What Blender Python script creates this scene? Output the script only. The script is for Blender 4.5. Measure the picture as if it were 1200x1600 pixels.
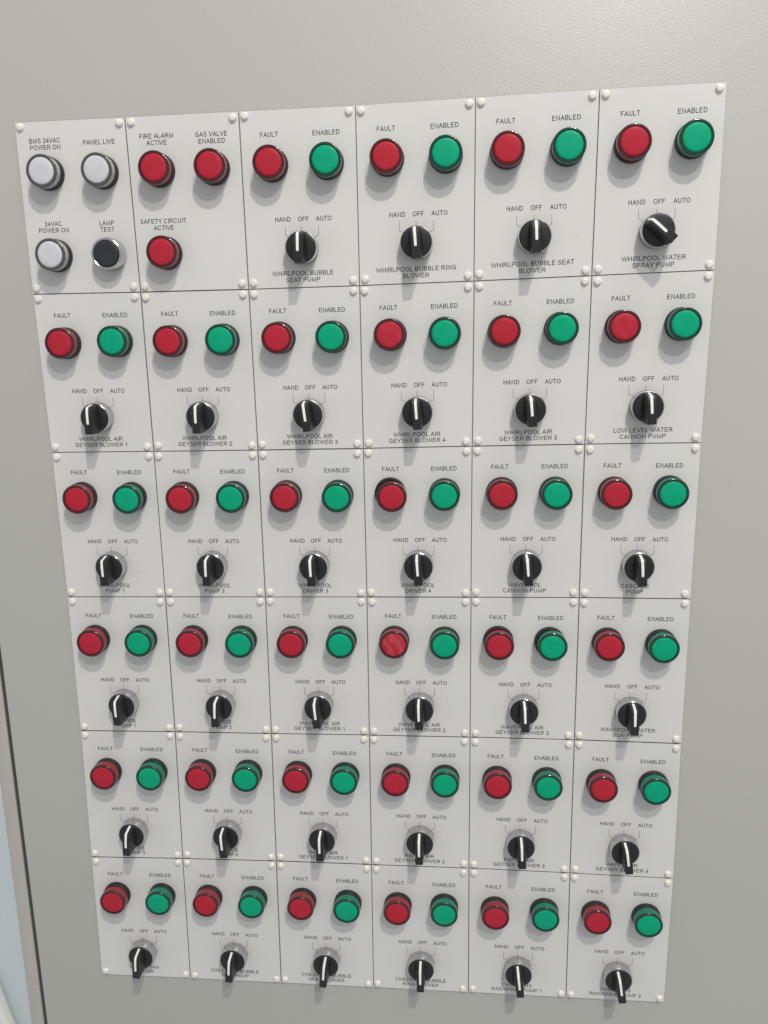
import bpy, bmesh, math, random
from mathutils import Matrix, Vector

random.seed(7)
sc = bpy.context.scene
for o in list(bpy.data.objects):
    bpy.data.objects.remove(o, do_unlink=True)
COL = sc.collection
MM = 0.001
# panel space: x right, y up along the door, z out of the door (metres); the door faces world -Y
BASE = Matrix.Translation((0, 0, 1.85)) @ Matrix.Rotation(math.pi / 2, 4, 'X')

# ------------------------------------------------------------------ camera
cam_d = bpy.data.cameras.new('camera')
cam = bpy.data.objects.new('camera', cam_d)
COL.objects.link(cam)
R = Matrix(((0.9958089, -0.0188990, -0.0894842),
            (-0.0004385, 0.9774189, -0.2113104),
            (0.0914571, 0.2104640, 0.9733142))).transposed()
cam.matrix_world = BASE @ Matrix.Translation((0.40646, -0.20108, 0.77385)) @ R.to_4x4()
cam_d.sensor_fit = 'VERTICAL'
cam_d.sensor_height = 24.0
cam_d.lens = 24.0 * 1270.0 / 1600.0
cam_d.clip_start = 0.01
cam_d.clip_end = 50
sc.camera = cam

# ------------------------------------------------------------------ world and lamps (indoor ceiling lighting and an added soft fill)
world = bpy.data.worlds.new('World')
sc.world = world
world.use_nodes = True
bg = world.node_tree.nodes['Background']
bg.inputs[0].default_value = (0.95, 0.965, 0.985, 1)
bg.inputs[1].default_value = 0.475


def area(name, loc, target, sx, sy, power, col):
    d = bpy.data.lights.new(name, 'AREA')
    d.shape = 'RECTANGLE'
    d.size, d.size_y = sx, sy
    d.energy = power
    d.color = col
    o = bpy.data.objects.new(name, d)
    COL.objects.link(o)
    loc = BASE @ Vector(loc)
    tgt = BASE @ Vector(target)
    o.location = loc
    o.rotation_euler = (tgt - loc).to_track_quat('-Z', 'Y').to_euler()
    return o


CEN = Vector((0.315, -0.42, 0))
area('ceiling_lamp_high', CEN + Vector((0.42, 1.48, 1.0)) * 2.4, CEN, 0.15, 0.09, 88, (1.0, 0.955, 0.88))
area('ceiling_lamp_front', CEN + Vector((0.42, 0.98, 1.0)) * 3.0, CEN, 0.17, 0.10, 38, (1.0, 0.96, 0.90))
area('ceiling_bounce_fill', CEN + Vector((0.75, 1.9, 1.0)), CEN + Vector((0, 0.2, 0)), 1.6, 0.9, 10, (0.97, 0.98, 1.0))  # added soft area light for ceiling bounce and the top-to-bottom falloff

vs = sc.view_settings
vs.view_transform = 'Standard'
vs.look = 'None'
vs.exposure = 0.0
vs.gamma = 1.0
vs.use_curve_mapping = False
sc.render.engine = 'CYCLES'
sc.cycles.use_denoising = True
sc.cycles.max_bounces = 10
sc.cycles.transmission_bounces = 8
sc.cycles.caustics_reflective = False
sc.cycles.caustics_refractive = False
sc.cycles.sample_clamp_indirect = 4


# ------------------------------------------------------------------ materials
def mat(name, col, rough=0.5, metal=0.0, spec=0.5, coat=0.0, trans=0.0, ior=1.5, mottle=None, bump=None, rmottle=None):
    m = bpy.data.materials.new(name)
    m.use_nodes = True
    nt = m.node_tree
    b = nt.nodes['Principled BSDF']
    b.inputs['Base Color'].default_value = (*col, 1)
    b.inputs['Roughness'].default_value = rough
    b.inputs['Metallic'].default_value = metal
    b.inputs['Specular IOR Level'].default_value = spec
    b.inputs['IOR'].default_value = ior
    b.inputs['Coat Weight'].default_value = coat
    b.inputs['Coat Roughness'].default_value = 0.06
    b.inputs['Transmission Weight'].default_value = trans
    tc = nt.nodes.new('ShaderNodeTexCoord')
    if mottle or rmottle:
        geo = nt.nodes.new('ShaderNodeNewGeometry')
    if mottle:
        sc_, amt = mottle
        n = nt.nodes.new('ShaderNodeTexNoise')
        n.inputs['Scale'].default_value = sc_
        n.inputs['Detail'].default_value = 5
        nt.links.new(geo.outputs['Position'], n.inputs['Vector'])
        mr = nt.nodes.new('ShaderNodeMapRange')
        mr.inputs[1].default_value = 0.3
        mr.inputs[2].default_value = 0.7
        mr.inputs[3].default_value = 1 - amt
        mr.inputs[4].default_value = 1 + amt
        nt.links.new(n.outputs['Fac'], mr.inputs[0])
        mx = nt.nodes.new('ShaderNodeVectorMath')
        mx.operation = 'SCALE'
        mx.inputs[0].default_value = col
        nt.links.new(mr.outputs[0], mx.inputs['Scale'])
        nt.links.new(mx.outputs[0], b.inputs['Base Color'])
    if rmottle:
        sc_, lo, hi = rmottle
        n = nt.nodes.new('ShaderNodeTexNoise')
        n.inputs['Scale'].default_value = sc_
        n.inputs['Detail'].default_value = 4
        nt.links.new(geo.outputs['Position'], n.inputs['Vector'])
        mr = nt.nodes.new('ShaderNodeMapRange')
        mr.inputs[1].default_value = 0.3
        mr.inputs[2].default_value = 0.7
        mr.inputs[3].default_value = lo
        mr.inputs[4].default_value = hi
        nt.links.new(n.outputs['Fac'], mr.inputs[0])
        nt.links.new(mr.outputs[0], b.inputs['Roughness'])
    if bump:
        sc_, dist, strength = bump
        n = nt.nodes.new('ShaderNodeTexNoise')
        n.inputs['Scale'].default_value = sc_
        n.inputs['Detail'].default_value = 2.5
        nt.links.new(tc.outputs['Object'], n.inputs['Vector'])
        bp = nt.nodes.new('ShaderNodeBump')
        bp.inputs['Distance'].default_value = dist
        bp.inputs['Strength'].default_value = strength
        nt.links.new(n.outputs['Fac'], bp.inputs['Height'])
        nt.links.new(bp.outputs[0], b.inputs['Normal'])
    return m


M = {}
M['door'] = mat('door_paint', (0.448, 0.452, 0.418), 0.34, spec=0.5, mottle=(3.0, 0.02), bump=(800, 0.0007, 0.30))
M['frame'] = mat('frame_paint', (0.44, 0.43, 0.39), 0.38, mottle=(6, 0.03), bump=(900, 0.0006, 0.25))
M['gasket'] = mat('gasket_rubber', (0.055, 0.057, 0.047), 0.7)
M['wall'] = mat('wall_paint', (0.64, 0.72, 0.75), 0.25, mottle=(2, 0.03))
M['pipe'] = mat('pipe_plastic', (0.9, 0.9, 0.87), 0.2)
M['plate'] = mat('plate_laminate', (0.655, 0.655, 0.635), 0.38, spec=0.45, mottle=(14, 0.018), rmottle=(30, 0.33, 0.45), bump=(900, 0.0003, 0.12))
M['core'] = mat('laminate_core', (0.035, 0.035, 0.035), 0.6)
M['ink'] = mat('engraved_fill', (0.014, 0.014, 0.016), 0.8, mottle=(300, 0.3))
M['tick'] = mat('engraved_line', (0.085, 0.085, 0.09), 0.7)
M['scuff'] = mat('scuff', (0.10, 0.095, 0.085), 0.8)
M['cap'] = mat('cap_nylon', (0.76, 0.75, 0.69), 0.33, spec=0.5)
M['chrome'] = mat('chrome', (0.57, 0.57, 0.575), 0.14, metal=1.0, rmottle=(400, 0.10, 0.2))
M['knob'] = mat('knob_plastic', (0.0115, 0.0120, 0.0135), 0.42, spec=0.5, rmottle=(200, 0.36, 0.5))
M['line'] = mat('pointer_white', (0.82, 0.82, 0.79), 0.5)
M['collar'] = mat('collar_plastic', (0.012, 0.012, 0.013), 0.45)
M['button'] = mat('button_black', (0.017, 0.020, 0.023), 0.5)


def lens_mats(key, face, deep, clear, rim):
    M[key + '_face'] = mat(key + '_lens_face', face, 0.5, spec=0.18, mottle=(120, 0.05), rmottle=(160, 0.42, 0.58))
    M[key + '_core'] = mat(key + '_diffuser', deep, 0.5)
    M[key + '_rim'] = mat(key + '_lens_rim', rim, 0.16, spec=0.5, coat=0.6)  # darkness from refraction in the clear edge is put into the rim colour
    M[key + '_lens'] = mat(key + '_clear_lens', clear, 0.16, spec=0.5, trans=0.55, ior=1.49)


lens_mats('red', (0.43, 0.020, 0.038), (0.50, 0.018, 0.030), (0.52, 0.045, 0.07), (0.050, 0.004, 0.008))
lens_mats('green', (0.0, 0.345, 0.178), (0.0, 0.34, 0.16), (0.01, 0.36, 0.21), (0.0, 0.032, 0.020))
lens_mats('white', (0.58, 0.58, 0.605), (0.62, 0.62, 0.63), (0.80, 0.81, 0.82), (0.07, 0.07, 0.07))


def smudge_or_sheen(name, base, pale, amt):
    m = base.copy()
    m.name = name
    nt = m.node_tree
    b = nt.nodes['Principled BSDF']
    for l in list(b.inputs['Base Color'].links):
        nt.links.remove(l)
    tc = nt.nodes.new('ShaderNodeTexCoord')
    w = nt.nodes.new('ShaderNodeTexWave')
    w.inputs['Scale'].default_value = 28
    w.inputs['Distortion'].default_value = 9
    w.inputs['Detail'].default_value = 4
    w.inputs['Detail Scale'].default_value = 2.5
    n = nt.nodes.new('ShaderNodeTexNoise')
    n.inputs['Scale'].default_value = 130
    n.inputs['Detail'].default_value = 5
    nt.links.new(tc.outputs['Object'], w.inputs['Vector'])
    nt.links.new(tc.outputs['Object'], n.inputs['Vector'])
    mu = nt.nodes.new('ShaderNodeMath')
    mu.operation = 'MULTIPLY'
    nt.links.new(w.outputs['Fac'], mu.inputs[0])
    nt.links.new(n.outputs['Fac'], mu.inputs[1])
    sc2 = nt.nodes.new('ShaderNodeMath')
    sc2.operation = 'MULTIPLY'
    sc2.inputs[1].default_value = amt
    nt.links.new(mu.outputs[0], sc2.inputs[0])
    mx = nt.nodes.new('ShaderNodeMix')
    mx.data_type = 'RGBA'
    mx.inputs['A'].default_value = b.inputs['Base Color'].default_value[:]
    mx.inputs['B'].default_value = (*pale, 1)
    nt.links.new(sc2.outputs[0], mx.inputs['Factor'])
    nt.links.new(mx.outputs['Result'], b.inputs['Base Color'])
    return m


M['red_face_smeared'] = smudge_or_sheen('red_lens_face_smeared', M['red_face'], (0.64, 0.22, 0.23), 0.38)
M['red_face_hazy'] = smudge_or_sheen('red_lens_face_sheen', M['red_face'], (0.58, 0.10, 0.12), 0.2)  # lighter tone of reflection on two lenses, mixed into the base colour


# ------------------------------------------------------------------ mesh helpers
def mesh_of(name, verts, faces, mats, smooth=False, face_mats=None):
    me = bpy.data.meshes.new(name)
    me.from_pydata([tuple(v) for v in verts], [], faces)
    for m in (mats if isinstance(mats, (list, tuple)) else [mats]):
        me.materials.append(m)
    if face_mats:
        for p, i in zip(me.polygons, face_mats):
            p.material_index = i
    if smooth:
        me.shade_smooth()
    me.update()
    return me


def lathe(name, prof, m, seg=48, sharp=35):
    """profile [(r, z) mm] revolved round z"""
    verts, faces, rings = [], [], []
    for r, z in prof:
        if r < 1e-6:
            rings.append([len(verts)])
            verts.append((0, 0, z * MM))
        else:
            ring = []
            for k in range(seg):
                a = 2 * math.pi * k / seg
                ring.append(len(verts))
                verts.append((r * MM * math.cos(a), r * MM * math.sin(a), z * MM))
            rings.append(ring)
    for A, B in zip(rings[:-1], rings[1:]):
        for k in range(seg):
            k2 = (k + 1) % seg
            if len(A) == 1 and len(B) == 1:
                continue
            if len(A) == 1:
                faces.append((A[0], B[k2], B[k])[::-1])
            elif len(B) == 1:
                faces.append((A[k], A[k2], B[0]))
            else:
                faces.append((A[k], A[k2], B[k2], B[k]))
    me = mesh_of(name, verts, faces, m)
    bm = bmesh.new()
    bm.from_mesh(me)
    bmesh.ops.recalc_face_normals(bm, faces=bm.faces)
    bm.to_mesh(me)
    bm.free()
    me.shade_smooth()
    try:
        me.set_sharp_from_angle(angle=math.radians(sharp))
    except Exception:
        pass
    return me


def link(name, me, parent=None, loc=(0, 0, 0), rz=0.0):
    o = bpy.data.objects.new(name, me)
    COL.objects.link(o)
    if parent is not None:
        o.parent = parent
        o.location = loc
        o.rotation_euler = (0, 0, rz)
    else:
        o.matrix_world = BASE @ Matrix.Translation(loc) @ Matrix.Rotation(rz, 4, 'Z')
    return o


def tag(o, label, cat, group=None):
    o['label'] = label
    o['category'] = cat
    if group:
        o['group'] = group
    return o


def box_mesh(name, x0, x1, y0, y1, z0, z1, m, bev=0.0, seg=2):
    bm = bmesh.new()
    bmesh.ops.create_cube(bm, size=1)
    for v in bm.verts:
        v.co = Vector(((x0 + x1) / 2 + v.co.x * (x1 - x0), (y0 + y1) / 2 + v.co.y * (y1 - y0), (z0 + z1) / 2 + v.co.z * (z1 - z0)))
    if bev:
        bmesh.ops.bevel(bm, geom=bm.edges[:], offset=bev, segments=seg, affect='EDGES', profile=0.5)
    me = bpy.data.meshes.new(name)
    bm.to_mesh(me)
    bm.free()
    me.materials.append(m)
    me.shade_smooth()
    me.set_sharp_from_angle(angle=math.radians(50))
    return me


# ------------------------------------------------------------------ engraver's single-line lettering
def arc(cx, cy, rx, ry, a0, a1, n=10):
    return [(cx + rx * math.cos(math.radians(a0 + (a1 - a0) * k / n)), cy + ry * math.sin(math.radians(a0 + (a1 - a0) * k / n))) for k in range(n + 1)]


GL = {  # ink width, advance (em), strokes in a unit box
    'A': (.64, .667, [[(0, 0), (.5, 1), (1, 0)], [(.17, .34), (.83, .34)]]),
    'B': (.53, .667, [[(0, 0), (0, 1), (.58, 1)] + arc(.60, .765, .34, .235, 85, -85, 8) + [(.58, .53), (0.02, .53)], [(.58, .53)] + arc(.63, .265, .37, .265, 85, -85, 8) + [(.58, 0), (0, 0)]]),
    'C': (.61, .722, [arc(.52, .5, .52, .5, 42, 318, 18)]),
    'D': (.57, .722, [[(0, 0), (0, 1), (.42, 1)] + arc(.45, .5, .55, .5, 85, -85, 12) + [(.42, 0), (0, 0)]]),
    'E': (.52, .667, [[(1, 1), (0, 1), (0, 0), (1, 0)], [(0.02, .53), (.93, .53)]]),
    'F': (.47, .611, [[(1, 1), (0, 1), (0, 0)], [(0.02, .52), (.88, .52)]]),
    'G': (.63, .778, [arc(.5, .5, .5, .5, 45, 320, 18) + [(1, .18), (1, .46), (.56, .46)]]),
    'H': (.55, .722, [[(0, 0), (0, 1)], [(1, 0), (1, 1)], [(0.02, .53), (.98, .53)]]),
    'I': (.08, .278, [[(.5, 0), (.5, 1)]]),
    'L': (.44, .556, [[(0, 1), (0, 0), (1, 0)]]),
    'M': (.67, .833, [[(0, 0), (0, 1), (.5, .05), (1, 1), (1, 0)]]),
    'N': (.56, .722, [[(0, 0), (0, 1), (1, 0), (1, 1)]]),
    'O': (.67, .778, [arc(.5, .5, .5, .5, 90, 450, 26)]),
    'P': (.53, .667, [[(0, 0), (0, 1), (.58, 1)] + arc(.62, .73, .38, .27, 85, -85, 10) + [(.58, .46), (0.02, .46)]]),
    'R': (.59, .722, [[(0, 0), (0, 1), (.58, 1)] + arc(.62, .745, .34, .255, 85, -85, 10) + [(.55, .49), (0.02, .49)], [(.52, .48), (.70, .36), (1, 0)]]),
    'S': (.56, .667, [arc(.49, .755, .43, .245, 22, 262, 12) + arc(.5, .262, .48, .262, 82, -158, 12)]),
    'T': (.57, .611, [[(0, 1), (1, 1)], [(.5, 1), (.5, 0)]]),
    'U': (.55, .722, [[(0, 1), (0, .36)] + arc(.5, .34, .5, .34, 180, 360, 12) + [(1, .36), (1, 1)]]),
    'V': (.64, .667, [[(0, 1), (.5, 0), (1, 1)]]),
    'W': (.91, .944, [[(0, 1), (.25, 0), (.5, 1), (.75, 0), (1, 1)]]),
    'Y': (.63, .667, [[(0, 1), (.5, .44), (1, 1)], [(.5, .44), (.5, 0)]]),
    '1': (.30, .556, [[(0, .74), (.75, 1), (.75, 0)]]),
    '2': (.45, .556, [arc(.49, .715, .46, .285, 165, -30, 10) + [(0, 0), (1, 0)]]),
    '3': (.45, .556, [arc(.47, .765, .42, .235, 160, -85, 9) + arc(.47, .268, .5, .268, 85, -160, 10)]),
    '4': (.48, .556, [[(.76, 0), (.76, 1), (0, .28), (1, .28)]]),
    '5': (.46, .556, [[(.93, 1), (.22, 1), (.08, .5)] + arc(.47, .33, .52, .33, 128, -158, 12)]),
    ' ': (0, .278, []),
}
CAPH = 4.2
EM = CAPH / 0.716
SW = 0.61


def ribbon(pts, sw, verts, faces, z):
    n = len(pts)
    closed = (Vector(pts[0]) - Vector(pts[-1])).length < 1e-5
    if closed:
        pts = pts[:-1]
        n -= 1
    base = len(verts)
    for i in range(n):
        p = Vector(pts[i])
        if closed:
            a, b = Vector(pts[i - 1]), Vector(pts[(i + 1) % n])
        else:
            a = Vector(pts[i - 1]) if i > 0 else None
            b = Vector(pts[i + 1]) if i < n - 1 else None
        d1 = (p - a).normalized() if a is not None else None
        d2 = (b - p).normalized() if b is not None else None
        if d1 is None:
            d1 = d2
            p = p - d1 * sw * .5
        if d2 is None:
            d2 = d1
            p = p + d2 * sw * .5
        t = (d1 + d2)
        t = t.normalized() if t.length > 1e-6 else d1
        nrm = Vector((-t.y, t.x))
        c = max(0.42, nrm.dot(Vector((-d1.y, d1.x))))
        off = nrm * (sw * .5 / c)
        verts.append(((p.x + off.x) * MM, (p.y + off.y) * MM, z))
        verts.append(((p.x - off.x) * MM, (p.y - off.y) * MM, z))
    for i in range(n if closed else n - 1):
        j = (i + 1) % n
        faces.append((base + 2 * i, base + 2 * i + 1, base + 2 * j + 1, base + 2 * j))


TEXTS = {}


def text_mesh(s, hs):
    key = (s, hs)
    if key in TEXTS:
        return TEXTS[key]
    total = sum(GL[c][1] for c in s) * EM * hs
    x = -total / 2
    verts, faces = [], []
    k = 0
    for c in s:
        ink, adv, strokes = GL[c]
        w = ink * EM * hs
        x0 = x + (adv * EM * hs - w) / 2 + SW / 2
        ww = max(0.0, w - SW)
        hh = CAPH - SW
        for st in strokes:
            pts = [(x0 + px * ww, -CAPH / 2 + SW / 2 + py * hh) for px, py in st]
            ribbon(pts, SW, verts, faces, (k % 4) * 4e-6)
            k += 1
        x += adv * EM * hs
    # merge duplicate consecutive points is not needed: mitres are clamped
    me = mesh_of('lettering', verts, faces, M['ink'])
    TEXTS[key] = me
    return me


def tick_mesh(pts):
    v, f = [], []
    ribbon(pts, 0.36, v, f, 0)
    return mesh_of('tick_mark', v, f, M['tick'])


# ------------------------------------------------------------------ the cabinet
cab = link('control_cabinet', None, None, (0, 0, 0))
tag(cab, 'light grey textured steel control cabinet whose door carries the white plates', 'cabinet')
DX0, DX1, DY0, DY1 = -0.0795, 0.86, -1.60, 0.32
link('door', box_mesh('door', DX0, DX1, DY0, DY1, -0.020, 0.0, M['door'], 0.0022, 3), cab)
link('gasket', box_mesh('gasket', -0.0846, -0.0797, DY0, DY1, -0.030, -0.0045, M['gasket']), cab)
link('gasket', box_mesh('gasket', 0.8602, 0.8633, DY0, DY1, -0.030, -0.0045, M['gasket']), cab)
link('frame', box_mesh('frame', -0.1005, -0.0848, DY0 - 0.03, DY1 + 0.03, -0.060, -0.0025, M['frame'], 0.0012, 3), cab)
link('frame', box_mesh('frame', 0.8635, 0.880, DY0 - 0.03, DY1 + 0.03, -0.060, -0.0025, M['frame'], 0.0018, 3), cab)
link('cabinet_body', box_mesh('cabinet_body', -0.0985, 0.879, -1.845, DY1 + 0.04, -0.42, -0.0605, M['frame'], 0.003, 2), cab)

wl = link('wall', box_mesh('wall', -3.0, 3.5, -1.85, 1.6, -0.55, -0.425, M['wall']))
wl['kind'] = 'structure'


def pipe_mesh(p0, p1, rad):
    d = p1 - p0
    q = d.to_track_quat('Z', 'Y')
    me = lathe('conduit_pipe', [(0, 0), (rad, 0), (rad, d.length / MM), (0, d.length / MM)], M['pipe'], 32)
    me.transform(q.to_matrix().to_4x4())
    return me


P0, P1 = Vector((-0.505, -1.02, -0.411)), Vector((-0.350, -1.68, -0.411))
pp = link('conduit_pipe', pipe_mesh(P0, P1, 12), None, P0)
tag(pp, 'white plastic pipe slanting down the bluish wall beside the cabinet', 'pipe')

# ------------------------------------------------------------------ plate corners on the door, mm (x, y)
G = [
    [(-0.6, -1.8), (104.6, -1.5), (210.2, -1.0), (315.5, -0.5), (421.0, 1.6), (527.0, 3.6), (632.7, 4.7)],
    [(-0.2, -154.7), (106.6, -155.2), (210.9, -155.2), (315.3, -154.4), (420.3, -152.9), (525.5, -150.8), (632.7, -148.7)],
    [(1.8, -307.4), (107.1, -307.0), (211.7, -306.4), (315.1, -305.6), (419.2, -304.1), (524.2, -303.0), (630.3, -302.4)],
    [(2.4, -458.3), (107.2, -457.2), (211.6, -456.2), (315.0, -455.1), (418.6, -454.3), (523.7, -453.6), (629.8, -453.9)],
    [(1.4, -609.0), (106.1, -607.4), (210.3, -606.7), (314.0, -605.5), (418.2, -604.9), (523.6, -604.8), (629.6, -606.1)],
    [(-1.8, -762.0), (103.4, -759.4), (208.5, -757.8), (312.9, -757.5), (417.5, -757.1), (523.6, -758.0), (630.1, -759.5)],
    [(-4.1, -914.9), (101.3, -913.7), (206.8, -913.4), (311.8, -912.7), (417.4, -912.6), (523.7, -912.5), (628.6, -911.9)],
]
PT = 1.5   # plate thickness, mm
GAP = 0.42


def cell(r, c, u, v):
    s, t = u / 105.0, v / 152.0
    a, b, d, e = (Vector(G[r][c]), Vector(G[r][c + 1]), Vector(G[r + 1][c]), Vector(G[r + 1][c + 1]))
    return (1 - s) * (1 - t) * a + s * (1 - t) * b + (1 - s) * t * d + s * t * e


def cell_angle(r, c):
    d = Vector(G[r][c + 1]) + Vector(G[r + 1][c + 1]) - Vector(G[r][c]) - Vector(G[r + 1][c])
    return math.atan2(d.y, d.x)


def plate_mesh(r, c, cen):
    cor = [cell(r, c, 0, 152), cell(r, c, 105, 152), cell(r, c, 105, 0), cell(r, c, 0, 0)]
    m = sum(cor, Vector((0, 0))) / 4
    j = Vector((random.uniform(-.12, .12), random.uniform(-.12, .12)))

    def ring(ins, z):
        out = []
        for p in cor:
            q = p - m
            q = Vector((q.x - math.copysign(ins, q.x), q.y - math.copysign(ins, q.y))) + m - cen + j
            out.append((q.x * MM, q.y * MM, z * MM))
        return out
    v = ring(GAP, 0.0) + ring(GAP, PT - 0.35) + ring(GAP + 0.03, PT - 0.2) + ring(GAP + 0.16, PT)
    f, fm = [], []
    for k in range(3):
        for i in range(4):
            i2 = (i + 1) % 4
            f.append((k * 4 + i, k * 4 + i2, (k + 1) * 4 + i2, (k + 1) * 4 + i))
            fm.append(1 if k < 2 else 0)
    f.append((12, 13, 14, 15))
    fm.append(0)
    f.append((3, 2, 1, 0))
    fm.append(1)
    return mesh_of('label_plate', v, f, [M['plate'], M['core']], face_mats=fm)


# ------------------------------------------------------------------ shared part meshes (local z = 0 is the plate face)
ME = {}
ME['cap'] = lathe('screw_cap', [(0, 2.4), (2.1, 2.4), (2.4, 2.3), (3.3, 1.35), (3.55, 0.95), (3.65, 0.5), (3.65, 0.0), (0, 0)], M['cap'], 32, 25)
ME['collar'] = lathe('collar', [(0, 0), (14.7, 0), (15.0, 0.3), (14.9, 5.9), (14.55, 6.4), (0, 6.4)], M['collar'], 48)
for k in ('red', 'green', 'white'):
    ME[k + '_lens'] = lathe(k + '_lens', [(12.2, 6.45), (14.2, 6.45), (14.35, 6.8), (14.25, 13.4), (14.1, 13.75), (12.2, 13.75), (12.2, 6.45)], M[k + '_lens'], 56, 40)
    ME[k + '_rim'] = lathe(k + '_rim', [(12.2, 13.8), (14.2, 13.8), (14.5, 14.1), (14.5, 15.1), (14.3, 15.5), (13.8, 15.75), (13.2, 15.8), (12.2, 15.8), (12.2, 13.8)], M[k + '_rim'], 56, 40)
    ME[k + '_core'] = lathe(k + '_core', [(0, 6.45), (12.05, 6.45), (12.05, 13.2), (11.5, 13.8), (0, 13.8)], M[k + '_core'], 40)
    ME[k + '_face'] = lathe(k + '_face', [(0, 16.25), (5, 16.2), (9.5, 16.05), (11.4, 15.75), (12.0, 15.2), (12.1, 14.0), (0, 14.0)], M[k + '_face'], 48, 60)
for k in ('smeared', 'hazy'):
    me = ME['red_face'].copy()
    me.materials[0] = M['red_face_' + k]
    ME['red_face_' + k] = me
ME['bezel'] = lathe('bezel', [(13.6, 0.0), (14.65, 0.0), (14.8, 0.3), (14.55, 10.5), (14.35, 11.1), (14.0, 11.35), (13.6, 11.2), (13.6, 0.0)], M['chrome'], 64, 30)
ME['knob'] = lathe('knob', [(0, 0.2), (13.5, 0.2), (13.5, 11.5), (13.15, 12.0), (12.5, 12.2), (0, 12.2)], M['knob'], 48, 40)
ME['button_ring'] = lathe('button_ring', [(12.0, 0.0), (14.7, 0.0), (14.8, 0.4), (14.6, 10.6), (14.1, 12.2), (13.2, 12.8), (12.3, 12.3), (12.0, 11.0), (12.0, 0.0)], M['chrome'], 64, 30)
ME['button_cap'] = lathe('button_cap', [(0, 12.6), (4, 12.65), (8, 12.85), (11.0, 13.0), (11.7, 12.6), (11.85, 11.5), (11.85, 0.2), (0, 0.2)], M['button'], 48, 50)


def handle_mesh():
    """the tall grip across the knob: narrow on top, wide at its foot, steep pointer end at +y"""
    sec = [  # y, z_top, half width top, half width foot
        (-14.3, 25.8, 3.8, 4.2), (-13.9, 26.4, 3.9, 4.7), (-10.5, 26.6, 3.9, 5.5), (-4.0, 26.6, 3.8, 6.2), (4.0, 26.3, 3.7, 6.2),
        (9.4, 25.4, 3.45, 5.2), (11.4, 24.2, 3.4, 4.9), (12.9, 17.0, 3.5, 4.5), (13.5, 12.9, 3.5, 4.2)]
    bm = bmesh.new()
    rings = []
    for y, zt, ht, hf in sec:
        zf = 12.0
        zs = zf + (zt - zf) * 0.35
        hm = ht + (hf - ht) * 0.35
        ch = min(0.55, (zt - zf) * 0.2)
        prof = [(-hf, zf), (-hm, zs), (-ht, zt - ch), (-ht + ch, zt), (ht - ch, zt), (ht, zt - ch), (hm, zs), (hf, zf)]
        rings.append([bm.verts.new((x * MM, y * MM, z * MM)) for x, z in prof])
    for A, B in zip(rings[:-1], rings[1:]):
        for i in range(7):
            bm.faces.new((A[i], A[i + 1], B[i + 1], B[i]))
        bm.faces.new((A[7], A[0], B[0], B[7]))
    bm.faces.new(rings[0])
    bm.faces.new(rings[-1][::-1])
    bmesh.ops.recalc_face_normals(bm, faces=bm.faces)
    me = bpy.data.meshes.new('handle')
    bm.to_mesh(me)
    bm.free()
    me.materials.append(M['knob'])
    me.shade_smooth()
    me.set_sharp_from_angle(angle=math.radians(38))
    return me


def line_mesh():
    path = [(-4.6, 26.6), (-4.0, 26.6), (4.0, 26.3), (9.4, 25.4), (11.4, 24.2), (12.9, 17.0), (13.45, 13.2)]
    hw = [0.7, 1.15, 1.2, 1.2, 1.2, 1.15, 1.15]
    v, f = [], []
    for i, ((y, z), h) in enumerate(zip(path, hw)):
        dz = 0.06 if y < 10 else 0.05
        dy = 0.0 if y < 10 else 0.08
        v += [(-h * MM, (y + dy) * MM, (z + dz) * MM), (h * MM, (y + dy) * MM, (z + dz) * MM)]
    for i in range(len(path) - 1):
        f.append((2 * i, 2 * i + 1, 2 * i + 3, 2 * i + 2))
    return mesh_of('pointer_line', v, f, M['line'])


ME['handle'] = handle_mesh()
ME['line'] = line_mesh()
ME['tick_hand'] = tick_mesh([(37.6, -98.4), (37.6, -106.2), (43.2, -109.0)])
ME['tick_off'] = tick_mesh([(52.6, -98.7), (52.6, -106.0)])
ME['tick_auto'] = tick_mesh([(68.4, -98.5), (68.4, -106.6), (62.4, -109.4)])
# ticks are drawn in cell coordinates: shift so that each mesh has its own middle
TC = {}
for k in ('tick_hand', 'tick_off', 'tick_auto'):
    me = ME[k]
    cx = sum(v.co.x for v in me.vertices) / len(me.vertices)
    cy = sum(v.co.y for v in me.vertices) / len(me.vertices)
    for v in me.vertices:
        v.co.x -= cx
        v.co.y -= cy
    TC[k] = (cx / MM, -cy / MM)


def lamp(r, c, u, v, colour, label, group, face=None, shift=(0, 0)):
    p = cell(r, c, u, v)
    rz = random.uniform(-3, 3)
    root = link('indicator_lamp', None, None, (p.x * MM, p.y * MM, PT * MM), rz)
    sh = Vector(shift)
    sh.rotate(Matrix.Rotation(-rz, 2))
    root.empty_display_size = 0.01
    tag(root, label, 'lamp', group)
    link('collar', ME['collar'], root, (sh.x * MM, sh.y * MM, 0))
    link('lens', ME[colour + '_lens'], root)
    link('lens_rim', ME[colour + '_rim'], root)
    link('diffuser', ME[colour + '_core'], root)
    link('lens_face', ME[face or colour + '_face'], root)
    return root


def switch(r, c, u, v, turn, label, group):
    p = cell(r, c, u, v)
    root = link('selector_switch', None, None, (p.x * MM, p.y * MM, PT * MM), cell_angle(r, c))
    tag(root, label, 'switch', group)
    link('bezel', ME['bezel'], root)
    kn = link('knob', ME['knob'], root, rz=-math.radians(turn))
    link('handle', ME['handle'], kn)
    link('pointer_line', ME['line'], kn)
    return root


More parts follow.
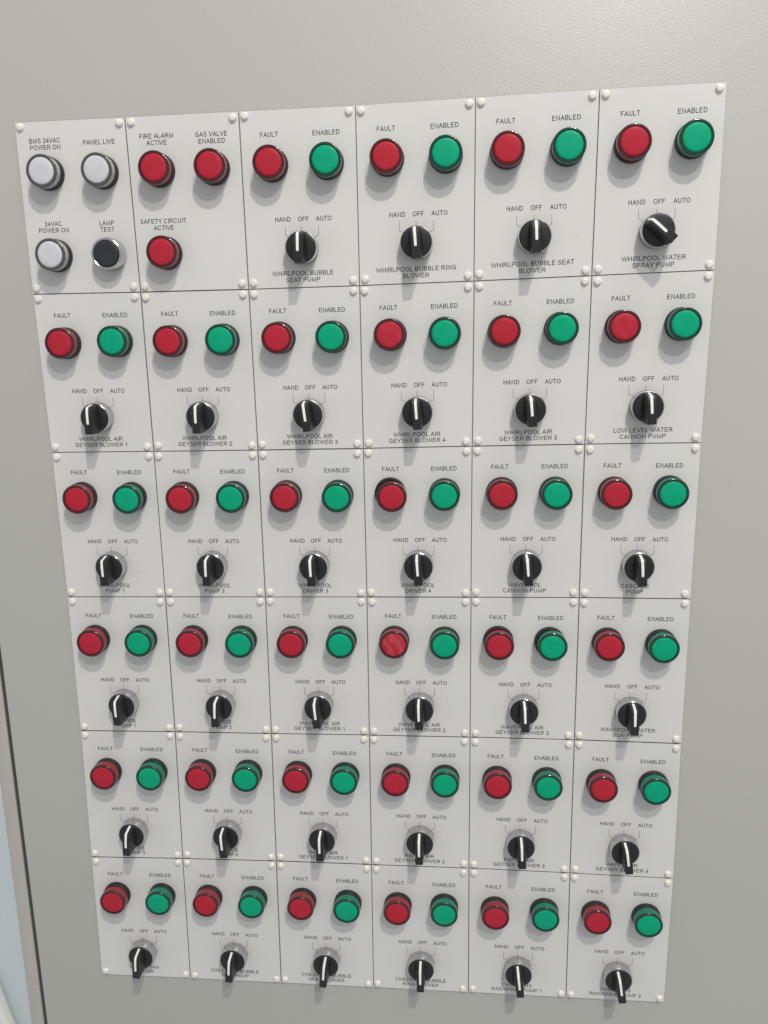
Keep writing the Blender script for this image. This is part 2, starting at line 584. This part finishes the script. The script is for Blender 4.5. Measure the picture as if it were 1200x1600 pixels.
NAMES = [
    [None, None, ('WHIRLPOOL BUBBLE', 'SEAT PUMP'), ('WHIRLPOOL BUBBLE RING', 'BLOWER'), ('WHIRLPOOL BUBBLE SEAT', 'BLOWER'), ('WHIRLPOOL WATER', 'SPRAY PUMP')],
    [('WHIRLPOOL AIR', 'GEYSER BLOWER %d' % k) for k in (1, 2, 3, 4, 5)] + [('LOW LEVEL WATER', 'CANNON PUMP')],
    [('WHIRLPOOL', 'PUMP 1'), ('WHIRLPOOL', 'PUMP 2'), ('WHIRLPOOL', 'DRIVER 3'), ('WHIRLPOOL', 'DRIVER 4'), ('WAVEPOOL', 'CANNON PUMP'), ('CASCADE', 'PUMP')],
    [('RAPIDS', 'PUMP 1'), ('RAPIDS', 'PUMP 2'), ('WAVEPOOL AIR', 'GEYSER BLOWER 1'), ('WAVEPOOL AIR', 'GEYSER BLOWER 2'), ('WAVEPOOL AIR', 'GEYSER BLOWER 3'), ('WAVEPOOL WATER', 'GUN PUMP')],
    [('RAPIDS', 'PUMP 3'), ('RAPIDS', 'PUMP 4'), ('RAPIDS AIR', 'GEYSER BLOWER 1'), ('RAPIDS AIR', 'GEYSER BLOWER 2'), ('RAPIDS AIR', 'GEYSER BLOWER 3'), ('RAPIDS AIR', 'GEYSER BLOWER 4')],
    [('RAPIDS FAN', 'MOTOR'), ('CHILDRENS BUBBLE', 'SEAT PUMP'), ('CHILDRENS BUBBLE', 'SEAT BLOWER'), ('CHILDRENS BUBBLE', 'RING BLOWER'), ('CHILDRENS', 'RAINSPRAY PUMP 1'), ('CHILDRENS', 'RAINSPRAY PUMP 2')],
]
TURN = [
    [0, 0, 1, -3, -1, -47],
    [-1, 0, -7, -3, -4, -3],
    [-2, 0, -2, -3, -4, -3],
    [-2, 2, -5, -1, -2, -1],
    [4, -4, 0, 0, -2, -8],
    [3, 4, 5, 0, -6, -8],
]
FIRST = {  # the two plates without a selector: lines of text (text, u, v)
    (0, 0): [('BMS 24VAC', 27.5, 17.0), ('POWER ON', 27.5, 22.7), ('PANEL LIVE', 78.8, 20.1), ('24VAC', 27.6, 89.3), ('POWER ON', 27.6, 95.0), ('LAMP', 79.0, 90.0), ('TEST', 79.0, 95.6)],
    (0, 1): [('FIRE ALARM', 27.9, 17.1), ('ACTIVE', 27.9, 22.8), ('GAS VALVE', 78.8, 17.7), ('ENABLED', 78.9, 23.4), ('SAFETY CIRCUIT', 28.0, 89.8), ('ACTIVE', 28.2, 95.6)],
}
SCUFF = {  # small dark marks: (u, v, length, width, angle)
    (3, 3): [(80.5, 109.5, 2.6, 0.55, 0.1)], (4, 2): [(66, 31, .9, .8, 0)], (3, 0): [(98.6, 46, 0.8, 0.8, 0)], (5, 1): [(43.0, 98.0, 0.9, 0.6, .4), (86, 97.5, 0.8, 0.6, 0)],
    (1, 1): [(46, 10, 1.0, 0.5, .2)], (2, 5): [(2.6, 10.2, 0.9, 0.8, 0)], (4, 4): [(70, 104, 0.9, 0.7, .6)], (2, 0): [(78, 126, 1.2, 0.5, .4)], (4, 1): [(98, 47, 1.2, 0.5, 0)],
    (3, 2): [(47.5, 40.5, .9, .8, 0)], (0, 4): [(90, 118, 1.0, .4, .5)], (5, 3): [(9.5, 146, .8, .7, 0)]}
scuff_me = mesh_of('scuff_mark', [(-.0005, -.0002, 0), (-.0001, -.0005, 0), (.0004, -.0004, 0), (.0005, .0001, 0), (.0001, .0005, 0), (-.0004, .0003, 0)], [(0, 1, 2, 3, 4, 5)], M['scuff'])

NUM = ['one', 'two', 'three', 'four', 'five', 'six']
ORD = ['first', 'second', 'third', 'fourth', 'fifth', 'sixth']
for r in range(6):
    for c in range(6):
        cen = cell(r, c, 52.5, 76)
        ang = cell_angle(r, c)
        pl = link('label_plate', plate_mesh(r, c, cen), None, (cen.x * MM, cen.y * MM, 0.02 * MM))

        def at(u, v, z=PT + 0.02):
            p = cell(r, c, u, v) - cen
            return (p.x * MM, p.y * MM, z * MM)
        for u, v in ((5.1, 5.0), (99.4, 5.0), (5.1, 146.8), (99.3, 147.0)):
            link('screw_cap', ME['cap'], pl, at(u + random.uniform(-.4, .4), v + random.uniform(-.4, .4), PT))
        nm = NAMES[r][c]
        jx, jy = random.uniform(-.3, .3), random.uniform(-.3, .3)
        if nm:
            full = 'row %s, %s plate from left, %s' % (NUM[r], ORD[c], ' '.join(nm))
            words = [('FAULT', 26.4, 20.5, .91), ('ENABLED', 78.1, 20.9, .925), ('HAND', 35.6, 92.3, .92), ('OFF', 54.6, 92.4, .91), ('AUTO', 73.7, 92.5, .91), (nm[0], 52.3, 139.3, .965), (nm[1], 52.3, 145.1, .965)]
            tag(pl, 'white engraved plate, %s from left in row %s, marked %s' % (ORD[c], NUM[r], ' '.join(nm)), 'label plate', 'white engraved plates on the door')
            for k in ('tick_hand', 'tick_off', 'tick_auto'):
                u, v = TC[k]
                link('tick_mark', ME[k], pl, at(u + jx, v + jy), ang)
        else:
            words = [(t, u, v, .92) for t, u, v in FIRST[(r, c)]]
            tag(pl, 'white engraved plate with ' + ('white lamps and black lamp test button' if c == 0 else 'three red lamps and no selector switch'), 'label plate', 'white engraved plates on the door')
        for t, u, v, hs in words:
            link('lettering', text_mesh(t, hs), pl, at(u + jx, v + jy), ang)
        for u, v, ln, wd, a in SCUFF.get((r, c), []):
            s = link('scuff_mark', scuff_me, pl, at(u, v), a)
            s.scale = (ln, wd, 1)
        # lamps and switches of this plate
        ju = lambda: random.uniform(-.45, .45)
        if nm:
            face = {(3, 3): 'red_face_smeared', (1, 3): 'red_face_hazy', (1, 5): 'red_face_hazy'}.get((r, c))
            sh_r = {(2, 3): (-2.2, 2.0), (3, 4): (-0.4, 1.0)}.get((r, c), (ju() * .5, ju() * .5))
            sh_g = {(3, 4): (-1.6, 0.6)}.get((r, c), (ju() * .5, ju() * .5))
            extra = {(3, 3): 'smeared ', (2, 3): 'skewed '}.get((r, c), '')
            lamp(r, c, 27.9 + ju(), 45.7 + ju(), 'red', 'red %sfault lamp, %s' % (extra, full), 'red fault lamps', face, sh_r)
            lamp(r, c, 79.0 + ju(), 45.6 + ju(), 'green', 'green enabled lamp, ' + full, 'green enabled lamps', None, sh_g)
            pos = 'turned' if TURN[r][c] < -30 else 'upright'
            switch(r, c, 53.1 + ju() * .6, 117.7 + ju() * .6, TURN[r][c], '%s selector switch, %s' % (pos, full), 'selector switches')
        elif c == 0:
            lamp(0, 0, 28.5, 45.4, 'white', 'white lamp under the words BMS 24VAC POWER ON', 'white lamps')
            lamp(0, 0, 80.0, 46.0, 'white', 'white lamp under the words PANEL LIVE', 'white lamps')
            lamp(0, 0, 28.4, 117.8, 'white', 'white lamp left of the black push button', 'white lamps')
            p = cell(0, 0, 80.4, 118.0)
            b = link('push_button', None, None, (p.x * MM, p.y * MM, PT * MM))
            tag(b, 'black push button with chrome ring under the words LAMP TEST', 'button')
            link('bezel_ring', ME['button_ring'], b)
            link('button_cap', ME['button_cap'], b)
        else:
            lamp(0, 1, 28.2, 46.4, 'red', 'red lamp under the words FIRE ALARM ACTIVE', 'red status lamps')
            lamp(0, 1, 79.4, 46.6, 'red', 'red lamp under the words GAS VALVE ENABLED', 'red status lamps')
            lamp(0, 1, 29.0, 118.2, 'red', 'red lamp under the words SAFETY CIRCUIT ACTIVE', 'red status lamps')
